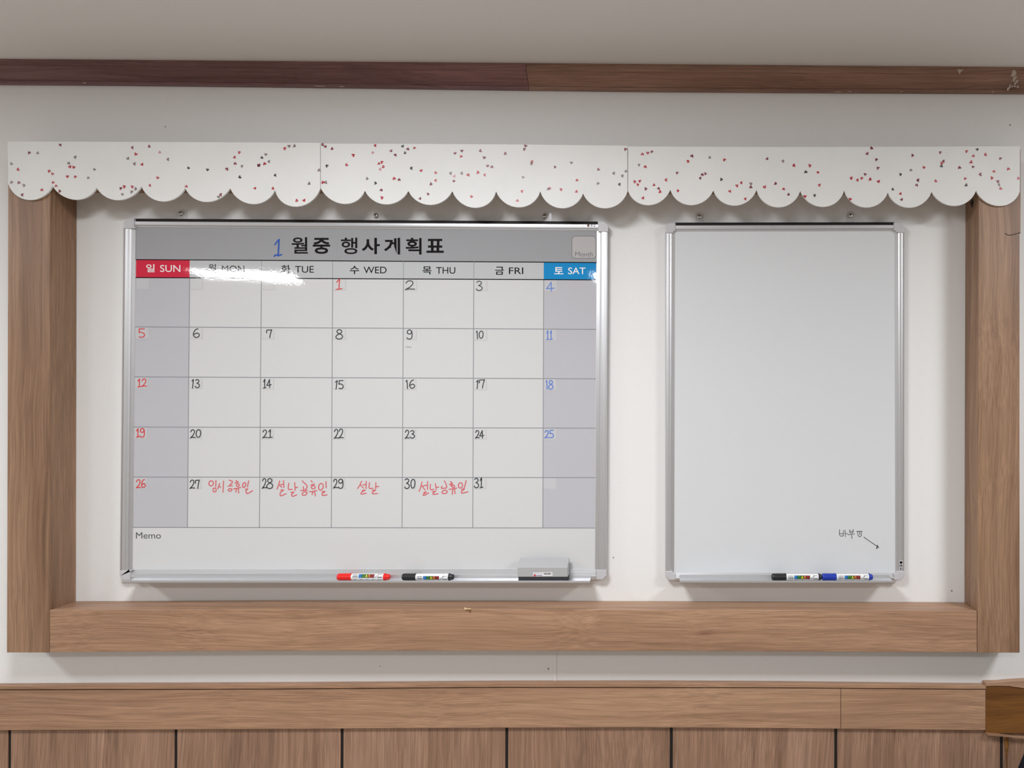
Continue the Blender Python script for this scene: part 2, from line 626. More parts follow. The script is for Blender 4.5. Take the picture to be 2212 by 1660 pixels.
strip('trim_3', -2240, 2130, CAPY, [(x, y - 0.4) for x, y in GRVY], T_CAP, WOOD_X, top_t=0.0)
strip('trim_4', -2240, 1816, [(x, y + 1.2) for x, y in GRVY], RBOT, T_RAIL, WOOD_X)
strip('trim_5', 1816.9, 2129, [(x, y + 1.2) for x, y in GRVY], RBOT, T_RAIL, WOOD_X)
bare = strip('trim_6', 2129.5, 4500, [(2129, 1483.5), (2400, 1484)], [(2129, 1585), (2212, 1590), (2400, 1590)], 0.0175, BARE_W)
M = Mesh()
M.slab([(2129.5, 1585), (2160, 1587), (2182, 1590.5), (2212, 1592), (2300, 1592), (2300, 1597), (2212, 1597), (2178, 1593), (2135, 1590.2)], 0.0215, 0.0165)
M.build('torn_veneer', WOOD_X, bare)
M = Mesh()
M.slab([(2129.5, 1476.5), (2160, 1476), (2185, 1473.5), (2212, 1472), (2300, 1468), (2300, 1490), (2212, 1487.3), (2180, 1483), (2150, 1482.5), (2129.5, 1483.2)], 0.0200, 0.0003)
M.build('torn_veneer', WOOD_X, bare)
M = Mesh()
M.box((X0 + .02, -0.0035, 0.03), (X1 - 0.02, -0.0003, W(1100, 1560, 0.004).z))
wains = tag(M.build('wall_lower', GAP), kind='structure')
gx = [-2122, -1764, -1406, -1048, -692, -336, 20, 379.5, 738.5, 1094.5, 1450, 1805.5, 2163.5, 2521, 2878, 3236, 3594, 3952, 4310, 4526]
zt, zb = W(1100, 1569, T_PAN).z, 0.08
for i, (a, b) in enumerate(zip(gx, gx[1:])):
    M = Mesh()
    xa, xb = W(a + 3.2, 1640, T_PAN).x, W(b - 3.2, 1640, T_PAN).x
    M.box((xa, -T_PAN, zb), (xb, -0.0036, zt))
    M.build('wall_panel', WOOD_P, wains, bevel=0.0008)
M = Mesh()
M.box((X0 + .02, -0.012, 0.0), (X1 - .02, -0.0003, 0.079))
tag(M.build('baseboard_back', WOOD_X), kind='structure')
# peeling slivers of veneer hanging from the last panel
M = Mesh()
Z = lambda pts: [(2140 + x / 16.6, 1560 + y / 16.6) for x, y in pts]
M.slab(Z([(500, 620), (560, 560), (630, 560), (645, 700), (625, 900), (605, 1200), (600, 1660), (580, 1660), (560, 1200), (530, 950), (500, 780)]), 0.0085, 0.0071)
M.build('bare_sliver', BARE_W, wains)
M = Mesh()
rs = []
for y, xa, xb, tt in ((530, 628, 720, 0.013), (640, 640, 715, 0.0115), (800, 645, 700, 0.0100), (1000, 628, 668, 0.0088), (1300, 606, 640, 0.0076)):
    a, b = Z([(xa, y), (xb, y)])
    rs.append([W(*a, tt), W(*b, 0.0074), W(*b, 0.0071), W(*a, tt - 0.0006)])
M.rings(rs)
M.build('peeling_veneer', WOOD_P, wains)

# ---------------------------------------------------------------- wooden surround
TS = 0.080
sur = thing('wooden_surround', (-0.36, -0.04, W(1100, 1408, TS).z), 'walnut brown wooden box frame on the wall around both whiteboards', 'frame')
M = Mesh()
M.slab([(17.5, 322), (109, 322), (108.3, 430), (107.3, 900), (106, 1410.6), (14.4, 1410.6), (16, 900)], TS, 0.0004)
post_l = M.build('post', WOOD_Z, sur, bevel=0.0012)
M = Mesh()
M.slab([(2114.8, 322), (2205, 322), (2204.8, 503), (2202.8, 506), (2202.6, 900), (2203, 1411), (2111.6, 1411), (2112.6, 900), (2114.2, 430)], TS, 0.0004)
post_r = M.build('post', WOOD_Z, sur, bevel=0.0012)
M = Mesh()
tb = [(107, 1318.4), (560, 1316.3), (1100, 1317), (1650, 1318.6), (2110.6, 1320.4)]
bb = [(2110.6, 1410.2), (1650, 1408.2), (1100, 1406.8), (560, 1407), (107, 1410)]
M.slab(tb + bb, TS - 0.0008, 0.0004)
beam = M.build('beam', WOOD_X, sur, bevel=0.0012)
M = Mesh()
M.slab([(110, 322), (2113.6, 322), (2113.6, 402), (1100, 399), (110, 397)], TS - 0.002, 0.0004)
M.build('beam', wood('walnut_underside', WD, WM, WL, 'x', seed=9), sur)
# wear: cracked veneer, chips, a dark knock inside the right post
M = Mesh()
M.stroke(smooth_line([(2171.5, 504.5), (2176, 507.3), (2182, 508.4), (2189, 507), (2196, 505), (2204, 502.8)]), 1.3, TS + 0.0004)
M.build('veneer_crack', GAP, post_r)
M = Mesh()
for y in (1333, 1341, 1352, 1359, 1366, 1384, 1391, 1398):
    h = random.uniform(1.5, 4)
    M.slab([(2202.2, y - h), (2203.6, y - h * .6), (2203.5, y + h * .7), (2202.4, y + h)], TS + 0.0003, TS - 0.001)
M.build('edge_chip', CHIP, post_r)
M = Mesh()
M.slab([(1003, 1313.2), (1005.5, 1313.2), (1006.5, 1315), (1017.5, 1315.2), (1017.8, 1317), (1003, 1317.5)], TS + 0.0002, TS - 0.0012)
M.build('edge_chip', mat('raw_wood_chip', rgb(220, 190, 150), 0.8), beam)
M = Mesh()
M.slab([(1006, 1318.2), (1017.2, 1317.4), (1017.2, 1324), (1013.5, 1324), (1013, 1320.6), (1006, 1320.6)], TS, TS - 0.0012)
M.build('edge_chip', mat('gouge_brown', rgb(112, 82, 44), 0.8), beam)
M = Mesh()
ip = [W(2097, 437, 0.05), W(2101, 433, 0.05), W(2104.5, 440, 0.05), W(2102, 448, 0.05), W(2098, 446, 0.05)]
xin = W(2114.2, 430, TS).x - 0.0004
M.face([Vector((xin, -0.030, ip[0].z + .004)), Vector((xin, -0.046, ip[0].z + .010)), Vector((xin, -0.052, ip[0].z)), Vector((xin, -0.043, ip[0].z - .014)), Vector((xin, -0.036, ip[0].z - .004))])
M.build('dark_gouge', GAP, post_r)
M = Mesh()
xin = W(108.3, 430, TS).x + 0.0004

# ---------------------------------------------------------------- scalloped valance boards
HEARTS = []


def hs(s, ox, oy, data):
    for x, y, c in data:
        HEARTS.append((ox + x / s, oy + y / s, c))


hs(3.95, 0, 100, [(515, 842, 'm'), (248, 908, 'm'), (322, 912, 'g'), (97, 1004, 'g'), (152, 1052, 'r'), (418, 1065, 'r'), (447, 1090, 'r'), (97, 1160, 'g'), (160, 1163, 'm'), (205, 1187, 'g'), (357, 1225, 'r'), (188, 1268, 'm'), (452, 1162, 'r'), (478, 1191, 'r'), (510, 1237, 'm'), (640, 946, 'g'), (587, 998, 'g'), (597, 1030, 'r'), (628, 1034, 'r'), (575, 1113, 'r'), (641, 1113, 'r'), (752, 1122, 'g'), (805, 1053, 'g'), (1128, 865, 'm'), (1158, 922, 'r'), (1092, 959, 'g'), (1146, 1003, 'g'), (1213, 1009, 'r'), (1272, 855, 'm'), (1362, 904, 'p'), (1432, 965, 'g'), (1029, 1212, 'm'), (1061, 1198, 'r'), (1129, 1199, 'r'), (1158, 1218, 'g'), (1122, 1242, 'g'), (1045, 1263, 'g'), (1278, 1188, 'r'), (1345, 1124, 'r'), (1607, 1040, 'd'), (1770, 1055, 'd'), (1937, 1047, 'm'), (2040, 906, 'r'), (2002, 948, 'r'), (2006, 1000, 'm'), (2063, 1023, 'g'), (2045, 1118, 'd'), (2176, 1213, 'r'), (1590, 1195, 'r'), (1865, 1287, 'g'), (1882, 1267, 'm'), (2208, 1018, 'r')])
hs(3.8138, 540, 100, [(285, 842, 'r'), (322, 824, 'g'), (367, 822, 'g'), (98, 917, 'd'), (130, 893, 'g'), (155, 950, 'g'), (120, 967, 'r'), (74, 981, 'm'), (206, 1063, 'd'), (188, 1172, 'r'), (488, 1132, 'g'), (386, 1272, 'r'), (446, 1271, 'r'), (598, 812, 'm'), (622, 828, 'm'), (677, 845, 'm'), (632, 985, 'd'), (569, 1020, 'g'), (795, 979, 'r'), (852, 897, 'r'), (600, 1121, 'r'), (623, 1122, 'g'), (1030, 818, 'r'), (1011, 876, 'p'), (1163, 863, 'm'), (1198, 895, 'm'), (1258, 825, 'd'), (1301, 846, 'm'), (1354, 837, 'r'), (1278, 879, 'd'), (1062, 966, 'r'), (1085, 955, 'r'), (1099, 993, 'r'), (1071, 1014, 'p'), (966, 1091, 'g'), (1035, 1128, 'd'), (1187, 1089, 'r'), (1229, 1099, 'm'), (1082, 1184, 'm'), (1088, 1248, 'r'), (1328, 1005, 'd'), (1410, 1026, 'r'), (1529, 1043, 'r'), (1528, 1106, 'r'), (1492, 1136, 'm'), (1468, 1218, 'm'), (1402, 1256, 'm'), (1690, 883, 'm'), (1745, 863, 'm'), (1739, 907, 'r'), (1897, 862, 'm'), (1930, 919, 'm'), (1957, 987, 'm'), (1993, 993, 'm'), (1879, 1040, 'r'), (1932, 1061, 'r'), (1652, 1047, 'g'), (1684, 1072, 'p'), (1743, 1047, 'g'), (1798, 1059, 'r'), (1679, 1112, 'm'), (1824, 1240, 'r'), (2104, 885, 'm')])
hs(3.8138, 1100, 100, [(134, 822, 'm'), (123, 848, 'm'), (186, 952, 'r'), (181, 970, 'g'), (114, 1081, 'g'), (104, 1195, 'r'), (67, 1271, 'r'), (512, 961, 'g'), (378, 995, 'm'), (558, 1103, 'r'), (335, 1172, 'r'), (320, 1177, 'g'), (428, 1180, 'r'), (555, 1198, 'r'), (957, 848, 'm'), (734, 1016, 'm'), (860, 1047, 'g'), (962, 1031, 'g'), (931, 1068, 'g'), (731, 1130, 'g'), (907, 1138, 'd'), (1097, 888, 'r'), (1141, 880, 'r'), (1174, 868, 'm'), (1068, 978, 'g'), (1121, 992, 'r'), (1035, 1116, 'r'), (1074, 1111, 'r'), (1060, 1140, 'r'), (1194, 1144, 'r'), (1126, 1175, 'm'), (1231, 1171, 'm'), (1243, 1199, 'r'), (1103, 1252, 'r'), (1291, 1102, 'r'), (1382, 1043, 'm'), (1506, 903, 'm'), (1474, 948, 'r'), (1653, 917, 'g'), (1591, 1057, 'm'), (1617, 1050, 'm'), (1573, 1087, 'm'), (1391, 1191, 'r'), (1772, 935, 'r'), (1749, 1098, 'd'), (1877, 1149, 'r'), (1911, 1125, 'r'), (1818, 1194, 'r'), (1944, 1258, 'r'), (1992, 1133, 'g'), (1990, 1160, 'm'), (2126, 928, 'm'), (2104, 1161, 'r'), (2195, 1132, 'm')])
hs(3.867, 1640, 100, [(198, 960, 'g'), (289, 996, 'r'), (204, 1192, 'r'), (246, 1239, 'm'), (424, 997, 'r'), (389, 1049, 'd'), (491, 1055, 'r'), (502, 1160, 'r'), (462, 1246, 'd'), (382, 1256, 'r'), (938, 852, 'm'), (903, 898, 'm'), (978, 946, 'm'), (991, 1017, 'm'), (885, 1071, 'm'), (768, 1102, 'r'), (820, 1118, 'r'), (856, 1102, 'r'), (928, 1112, 'r'), (997, 1131, 'r'), (760, 1279, 'r'), (1282, 912, 'm'), (1376, 1014, 'r'), (1267, 1034, 'g'), (1182, 1071, 'd'), (1325, 1119, 'm'), (1316, 1159, 'm'), (1115, 1196, 'd'), (1181, 1233, 'r'), (1191, 1282, 'm'), (1474, 1127, 'r'), (1511, 887, 'm'), (1539, 960, 'm'), (1526, 978, 'r'), (1523, 1001, 'd'), (1731, 878, 'r'), (1822, 863, 'd'), (1789, 915, 'r'), (1889, 906, 'r'), (2014, 937, 'm'), (1771, 969, 'r'), (1786, 1009, 'm'), (1673, 1013, 'm'), (1720, 1105, 'r'), (1730, 1161, 'd'), (1846, 1071, 'm'), (1961, 1045, 'r'), (1945, 1101, 'r'), (2081, 1024, 'r'), (2165, 1104, 'r'), (1995, 1130, 'm'), (2003, 1158, 'g'), (2016, 1190, 'r')])
TV = 0.0862
HK = 'rmdgp'


def valance(label, top, cusps, bottoms, xa, xb, t):
    """TOP: edge points left to right; CUSPS: points between scallops incl. both ends"""
    poly = list(top)
    n = len(cusps) - 1
    for i in range(n - 1, -1, -1):
        a, b = cusps[i], cusps[i + 1]
        bot = bottoms[i]
        half = (b[0] - a[0]) / 2
        sag = bot - (a[1] + b[1]) / 2
        R = (half * half + sag * sag) / (2 * sag)
        half_ang = math.asin(min(1, half / R)) if sag < half else math.pi - math.asin(half / R)
        jig = random.uniform(-2.5, 2.5)
        for k in range(0, 15):
            th = lerp(half_ang, -half_ang, k / 14)
            u = math.sin(th) * R + (a[0] + b[0]) / 2 + jig * math.cos(th * math.pi / 2 / half_ang)
            v = bot - R + math.cos(th) * R
            v += lerp(a[1], b[1], (u - a[0]) / (b[0] - a[0])) - (a[1] + b[1]) / 2
            if k == 0 and i < n - 1:
                continue
            poly.append((u, v))
    root_z = W(xa, 430, t).z
    M = Mesh()
    M.slab(poly, t, t - 0.0045)
    for x, y, c in HEARTS:
        if not (xa + 1 <= x < xb + 1):
            continue
        M.mi = 1 + HK.index(c)
        sz = random.uniform(3.2, 3.9)
        an = random.uniform(0, 2 * math.pi)
        sh = [(0, .95), (-.55, .38), (-.98, -.22), (-.85, -.72), (-.42, -.85), (0, -.45), (.42, -.85), (.85, -.72), (.98, -.22), (.55, .38)]
        ca, sa = math.cos(an), math.sin(an)
        M.flat([(x + sz * (p * ca - q * sa), y + sz * (p * sa + q * ca)) for p, q in sh], t + 0.0003)
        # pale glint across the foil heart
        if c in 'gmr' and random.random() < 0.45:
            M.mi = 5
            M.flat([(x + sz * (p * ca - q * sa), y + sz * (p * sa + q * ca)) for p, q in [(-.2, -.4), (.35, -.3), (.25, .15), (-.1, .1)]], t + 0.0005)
    M.mi = 0
    o = M.build('scalloped_valance', [FOAM] + [HEART[k] for k in HK], origin=W((xa + xb) / 2, 430, t - 0.004))
    return tag(o, label, 'valance', 'heart-dotted valance boards above the whiteboards')


valance('white scalloped board with red and grey hearts over the left wooden post',
        [(16.5, 305.8), (280, 306.6), (560, 307.8), (691.6, 309)],
        [(18, 398), (113, 401.5), (208.5, 405.5), (305.6, 402.5), (400, 406.5), (497, 406.5), (594, 411), (691.8, 407)],
        [432.5, 431.5, 432.5, 435.5, 436.5, 441, 446.5], 14, 692, TV)
valance('middle white scalloped board with hearts above the calendar headings',
        [(692.6, 310.3), (900, 311), (1120, 312.2), (1355.4, 315)],
        [(693, 407), (788, 412), (882, 412.5), (977, 413), (1071.5, 413.5), (1167, 413.5), (1259.4, 418), (1355.6, 413.5)],
        [440.5, 441.6, 442.8, 449, 448, 450, 450], 692.3, 1355, TV + 0.0006)
valance('widest white scalloped board with hearts over the blank whiteboard and right post',
        [(1356.6, 316.6), (1680, 317.8), (1950, 317.2), (2203.5, 316.2)],
        [(1356.6, 413), (1448, 409.6), (1541, 411.5), (1634.4, 410.5), (1728.7, 412.5), (1823.6, 411.2), (1918, 416), (2012.6, 414), (2108.6, 411.8), (2203, 414)],
        [443.2, 443.2, 444.2, 448, 447, 448.4, 448.8, 445, 445.2], 1355.8, 2206, TV)

# ---------------------------------------------------------------- whiteboards
T_SURF, T_RIM = 0.0150, 0.0205


def board(root, O, I, caps, top_dark, prefix_mats, tray):
    """O, I: outer and inner corner pixels (TL, TR, BR, BL)"""
    TL, TR, BR, BL = 0, 1, 2, 3
    # surface panel, slightly under the rails
    def grow(c, d):
        cx = sum(p[0] for p in I) / 4
        cy = sum(p[1] for p in I) / 4
        return (c[0] + math.copysign(d, c[0] - cx), c[1] + math.copysign(d, c[1] - cy))
    M = Mesh()
    M.slab([grow(p, 6) for p in I], T_SURF, 0.004)
    panel = M.build('panel', prefix_mats, root)
    prof = [(0.0, 0.002), (0.0, 0.0150), (0.06, 0.0185), (0.16, 0.0203), (0.36, 0.0205), (0.52, 0.0202), (0.66, 0.0188), (0.70, 0.0172), (1.0, 0.0160), (1.0, 0.0145)]
    proft = [(0.0, 0.002), (0.0, 0.0190), (0.08, 0.0203), (0.40, 0.0205), (0.62, 0.0200), (0.68, 0.0180), (0.74, 0.0170), (1.0, 0.0160), (1.0, 0.0145)]

    def cut(P, i, j, ax, v):
        """point of the edge P[i]-P[j] whose pixel coordinate AX is V"""
        return lp(P[i], P[j], (v - P[i][ax]) / (P[j][ax] - P[i][ax]))

    def rail(i, j, pr, ax, va, vb, Oe=None):
        M = Mesh()
        rs = []
        for v in (va, vb):
            o_, n_ = cut(Oe or O, i, j, ax, v), cut(I, i, j, ax, v)
            rs.append([W(*lp(o_, n_, s), t) for s, t in pr] + [W(*n_, 0.002)])
        M.rings(rs)
        return M.build('frame_rail', ALU, root)

    cx, cyt, cyb = caps
    # the top rail starts under the black strip that paints in the rail's dark reflection
    strip_h = 5.6 if top_dark else 0
    Ot = [(O[TL][0], O[TL][1] + strip_h), (O[TR][0], O[TR][1] + strip_h), O[BR], O[BL]]
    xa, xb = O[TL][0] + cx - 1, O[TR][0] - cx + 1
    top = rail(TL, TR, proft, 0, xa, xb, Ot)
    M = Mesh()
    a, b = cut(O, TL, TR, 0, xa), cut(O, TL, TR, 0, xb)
    M.slab([a, b, (b[0], b[1] + strip_h - .2), (a[0], a[1] + strip_h - .2)], 0.0150, 0.004)
    tag(M.build('dark_reflection_strip', RAIL_DARK, root), 'black strip painting in the dark reflection along the top edge')
    rail(TL, BL, prof, 1, O[TL][1] + cyt - 1, O[BL][1] - cyb + 1)
    right = rail(TR, BR, prof, 1, O[TR][1] + cyt - 1, O[BR][1] - cyb + 1)
    rail(BL, BR, [(0.0, 0.002), (0.0, 0.0190), (0.30, 0.0205), (0.5, 0.0195), (0.56, 0.0182), (1.0, 0.0160), (1.0, 0.0145)], 0, O[BL][0] + cx - 1, O[BR][0] - cx + 1)
    # moulded corner caps with a chamfered outer corner
    for k in range(4):
        o_, i_ = O[k], I[k]
        sx = 1 if k in (TL, BL) else -1
        sy = 1 if k in (TL, TR) else -1
        c = cx
        cv = cyt if sy > 0 else cyb
        ch = 8.5
        ix = i_[0] - sx * 2.5
        iy = i_[1] - sy * (0.5 if sy > 0 else 0.5)
        poly = [(o_[0] + sx * ch, o_[1]), (o_[0] + sx * c, o_[1]), (o_[0] + sx * c, iy), (ix, iy), (ix, o_[1] + sy * cv), (o_[0], o_[1] + sy * cv), (o_[0], o_[1] + sy * ch)]
        M = Mesh()
        M.slab(poly, 0.0225, 0.0016)
        M.build('corner_cap', CAPM, root, bevel=0.0022, seg=3)
    # marker tray: floor, front lip, rear web
    x0, x1, yb = tray
    M = Mesh()
    fl = W((x0 + x1) / 2, yb, 0.044).z
    xa, xb = W(x0, yb, 0.062).x, W(x1, yb, 0.062).x
    pr = [(0.0208, 0.008), (0.0208, -0.0015), (0.058, -0.0030), (0.0625, -0.0030), (0.0640, -0.0010), (0.0640, 0.0026), (0.0625, 0.0040), (0.0608, 0.0026),
          (0.0598, 0.0000), (0.0235, 0.0002), (0.0225, 0.008)]
    M.rings([[Vector((x, -t, fl + z)) for t, z in pr] for x in (xa, xb)])
    M.build('marker_tray', ALU, root)
    return panel, top, right, fl


# ---- calendar board
O1 = [(267, 472.3), (1313.5, 479), (1310, 1252.6), (258.5, 1254)]
I1 = [(293, 491.3), (1289.5, 498.4), (1285.5, 1229.8), (285.5, 1231)]
calb = thing('calendar_whiteboard', Vector((W(785, 1250, 0).x, -0.002, W(785, 1256, 0).z)), 'wide aluminium framed whiteboard printed as a monthly planner with handwritten dates', 'whiteboard')
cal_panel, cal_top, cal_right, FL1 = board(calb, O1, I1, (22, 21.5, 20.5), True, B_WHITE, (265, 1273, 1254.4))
CX0 = [293.5, 409.5, 564.5, 718.5, 871.5, 1023.5, 1174.5, 1287.5]      # column lines at y ~ 600
CX1 = [286.5, 404.8, 560.2, 715.5, 868.5, 1021.0, 1172.5, 1285.0]      # ... at y ~ 1140
RYL = [561.0, 600.0, 706.5, 814.5, 923.0, 1031.0, 1140.0]              # row lines at the left end
RYR = [567.5, 605.0, 711.8, 818.8, 925.4, 1032.2, 1141.2]              # ... at the right end


def cxy(c, r):
    """crossing of column line c and row line r"""
    y = lerp(RYL[r], RYR[r], (CX0[c] - 290) / 1000.0)
    return (lerp(CX0[c], CX1[c], (y - 602) / 540.0), y)


tp = T_SURF + 0.00006


def part(M, name, m, parent=cal_panel):
    return M.build(name, m, parent)


M = Mesh()
M.flat([(284, 488), (1296, 494), (1292, 567.6), cxy(0, 0), (286, 561)], tp)
part(M, 'title_band', B_TITLE)
M = Mesh()
M.flat([cxy(1, 0), cxy(6, 0), cxy(6, 1), cxy(1, 1)], tp + 0.000030)
part(M, 'heading_band', B_HEAD)
M = Mesh()
M.flat([cxy(0, 0), cxy(1, 0), cxy(1, 1), cxy(0, 1)], tp + 0.000060)
part(M, 'sunday_heading', B_RED)
M = Mesh()
M.flat([cxy(6, 0), cxy(7, 0), cxy(7, 1), cxy(6, 1)], tp + 0.000060)
part(M, 'saturday_heading', B_BLUE)
for nm, a, b in (('sunday_column', 0, 1), ('saturday_column', 6, 7)):
    M = Mesh()
    M.flat([cxy(a, 1), cxy(b, 1), cxy(b, 6), cxy(a, 6)], tp)
    part(M, nm, B_LILAC)
# pale date boxes, each with a faint line below and to the right
for r in range(1, 6):
    for c in range(7):
        x, y = cxy(c, r)
        x += 1.5
        y += 1.5
        bw, bh = (27, 23.5)
        M = Mesh()
        M.flat([(x, y), (x + bw, y + .1), (x + bw, y + bh), (x, y + bh)], tp + 0.000060)
        M.mi = 1
        M.stroke([(x + 1, y + bh), (x + bw, y + bh), (x + bw, y + 2)], 0.9, tp + 0.000090)
        part(M, 'date_box', [B_BOX_W if c in (0, 6) else B_BOX, P_FAINT])
M = Mesh()
for c in range(1, 7):
    M.stroke([cxy(c, 1), cxy(c, 6)], 1.5, tp + 0.000180)
for c in (2, 3, 4, 5):
    M.stroke([cxy(c, 0), cxy(c, 1)], 1.0, tp + 0.000180)
for r in range(2, 7):
    M.stroke([cxy(0, r), cxy(7, r)], 1.5, tp + 0.000180)
part(M, 'grid_lines', P_LINE)
M = Mesh()
for r in (0, 1):
    M.stroke([cxy(0, r), cxy(7, r)], 2.0, tp + 0.000240)
part(M, 'heading_rules', P_BLACK)
# title
Z = lambda b: (570 + b[0] / 5.395, 495 + b[1] / 5.395, 570 + b[2] / 5.395, 495 + b[3] / 5.395)
for wd in ((('월', (322, 95, 512, 287)), ('중', (570, 103, 772, 290))),
           (('행', (897, 100, 1090, 293)), ('사', (1140, 103, 1352, 293)), ('계', (1400, 103, 1588, 297)), ('획', (1652, 103, 1838, 298)), ('표', (1895, 115, 2097, 278)))):
    M = Mesh()
    for ch, b in wd:
        put_text(M, ch, Z(b), tp + 0.000120, bold={'행': 0.012, '월': 0.014, '획': 0.02}.get(ch, 0.026))
    part(M, 'title_lettering', P_BLACK)
HD = lambda b: (240 + b[0] / 4.424, 450 + b[1] / 4.424, 240 + b[2] / 4.424, 450 + b[3] / 4.424)
HE = lambda b: (700 + b[0] / 3.456, 450 + b[1] / 3.456, 700 + b[2] / 3.456, 450 + b[3] / 3.456)
for nm, m, items in (('sunday_lettering', P_WHITE, (('일', HD((335, 535, 417, 612)), .012), ('SUN', HD((468, 543, 662, 610)), .004))),
                     ('monday_lettering', P_BLACK, (('월', HD((930, 535, 1003, 618)), .006), ('MON', HD((1058, 548, 1273, 612)), 0))),
                     ('tuesday_lettering', P_BLACK, (('화', HD((1625, 543, 1713, 623)), .012), ('TUE', HD((1757, 553, 1937, 617)), .002))),
                     ('wednesday_lettering', P_BLACK, (('수', HE((193, 430, 262, 493)), .012), ('WED', HE((295, 437, 467, 487)), .002))),
                     ('thursday_lettering', P_BLACK, (('목', HE((735, 435, 802, 495)), .012), ('THU', HE((837, 440, 980, 490)), .002))),
                     ('friday_lettering', P_BLACK, (('금', HE((1277, 437, 1343, 497)), .012), ('FRI', HE((1380, 443, 1487, 492)), .002))),
                     ('saturday_lettering', P_WHITE, (('토', HE((1718, 440, 1787, 493)), .014), ('SAT', HE((1822, 443, 1952, 493)), .006)))):
    M = Mesh()
    for s, b, bo in items:
        put_text(M, s, b, tp + 0.000150, bold=bo)
    part(M, nm, m)
# month box
def rrect(x0, y0, x1, y1, r, n=6):
    out = []
    for cx, cy, a0 in ((x1 - r, y0 + r, -90), (x1 - r, y1 - r, 0), (x0 + r, y1 - r, 90), (x0 + r, y0 + r, 180)):
        for k in range(n + 1):
            a = math.radians(a0 + 90 * k / n)
            out.append((cx + r * math.cos(a), cy + r * math.sin(a)))
    return out


M = Mesh()
rr_ = rrect(1235.4, 510.4, 1287.4, 558.2, 7.5)
M.flat(rr_, tp + 0.000060)
part(M, 'month_box', P_MONTH)
M = Mesh()
M.stroke(rr_ + rr_[:1], 1.2, tp + 0.000120)
put_text(M, 'Month', (1242.5, 544.3, 1280.7, 554.5), tp + 0.000180, bold=0.0)
part(M, 'month_lettering', P_GREY)
M = Mesh()
put_text(M, 'Memo', (293.6, 1150.6, 347.5, 1164.2), tp + 0.000150, bold=0.0)
part(M, 'memo_lettering', mat('print_dark_grey', rgb(78, 82, 84), 0.3))
# ---- handwriting
DG = {
    '0': [[(0.5, 0), (0.12, 0.2), (0, 0.55), (0.15, 0.9), (0.5, 1), (0.85, 0.85), (1, 0.45), (0.85, 0.1), (0.5, 0)]],
    '1': [[(0.75, 0), (0.55, 0.5), (0.35, 1)], [(0.15, 0.2), (0.75, 0)]],
    'i': [[(0.35, 0), (0.5, 0.5), (0.55, 1)], [(0.0, 0.14), (0.35, 0)]],
    'b': [[(0.1, 0.28), (0.55, 0), (0.5, 0.5), (0.48, 0.97)], [(0, 1), (0.5, 0.97), (1, 0.93)]],
    '2': [[(0.08, 0.25), (0.25, 0.05), (0.55, 0), (0.8, 0.12), (0.78, 0.38), (0.5, 0.7), (0.02, 1.0)], [(0.02, 1.0), (0.4, 0.93), (1, 0.95)]],
    '3': [[(0.1, 0.12), (0.45, 0), (0.85, 0.12), (0.75, 0.34), (0.38, 0.46)], [(0.38, 0.46), (0.8, 0.56), (1, 0.76), (0.7, 0.97), (0.25, 0.98), (0, 0.82)]],
    '4': [[(0.62, 0), (0.3, 0.4), (0, 0.72)], [(0, 0.72), (0.5, 0.70), (1, 0.64)], [(0.62, 0), (0.63, 0.5), (0.66, 1)]],
    '5': [[(0.12, 0.02), (0.95, 0)], [(0.12, 0.02), (0.1, 0.25), (0.08, 0.46)], [(0.08, 0.46), (0.45, 0.42), (0.9, 0.58), (0.95, 0.84), (0.6, 1), (0.1, 0.96)]],
    '6': [[(0.75, 0), (0.38, 0.1), (0.08, 0.42), (0.05, 0.8), (0.4, 1), (0.85, 0.9), (0.95, 0.66), (0.6, 0.5), (0.12, 0.66)]],
    '7': [[(0.02, 0.38), (0.06, 0.04)], [(0.06, 0.04), (0.5, 0.03), (1, 0.0)], [(1, 0), (0.75, 0.5), (0.62, 1)]],
    '8': [[(0.55, 0.45), (0.2, 0.3), (0.22, 0.08), (0.55, 0), (0.85, 0.12), (0.8, 0.32), (0.5, 0.45), (0.12, 0.62), (0, 0.84), (0.35, 1), (0.8, 0.95), (1, 0.74), (0.85, 0.55), (0.5, 0.45)]],
    '9': [[(0.88, 0.14), (0.55, 0), (0.15, 0.1), (0.08, 0.34), (0.4, 0.46), (0.8, 0.36), (0.9, 0.1)], [(0.9, 0.1), (0.98, 0.45), (0.92, 0.85), (0.6, 1), (0.15, 0.97), (0, 0.85)]],
}
tw = tp + 0.000360


def digit(M, g, box, wpx):
    x0, y0, x1, y1 = box
    for s in DG[g]:
        M.stroke(smooth_line([(lerp(x0, x1, u), lerp(y0, y1, v)) for u, v in s], 5), wpx, tw)


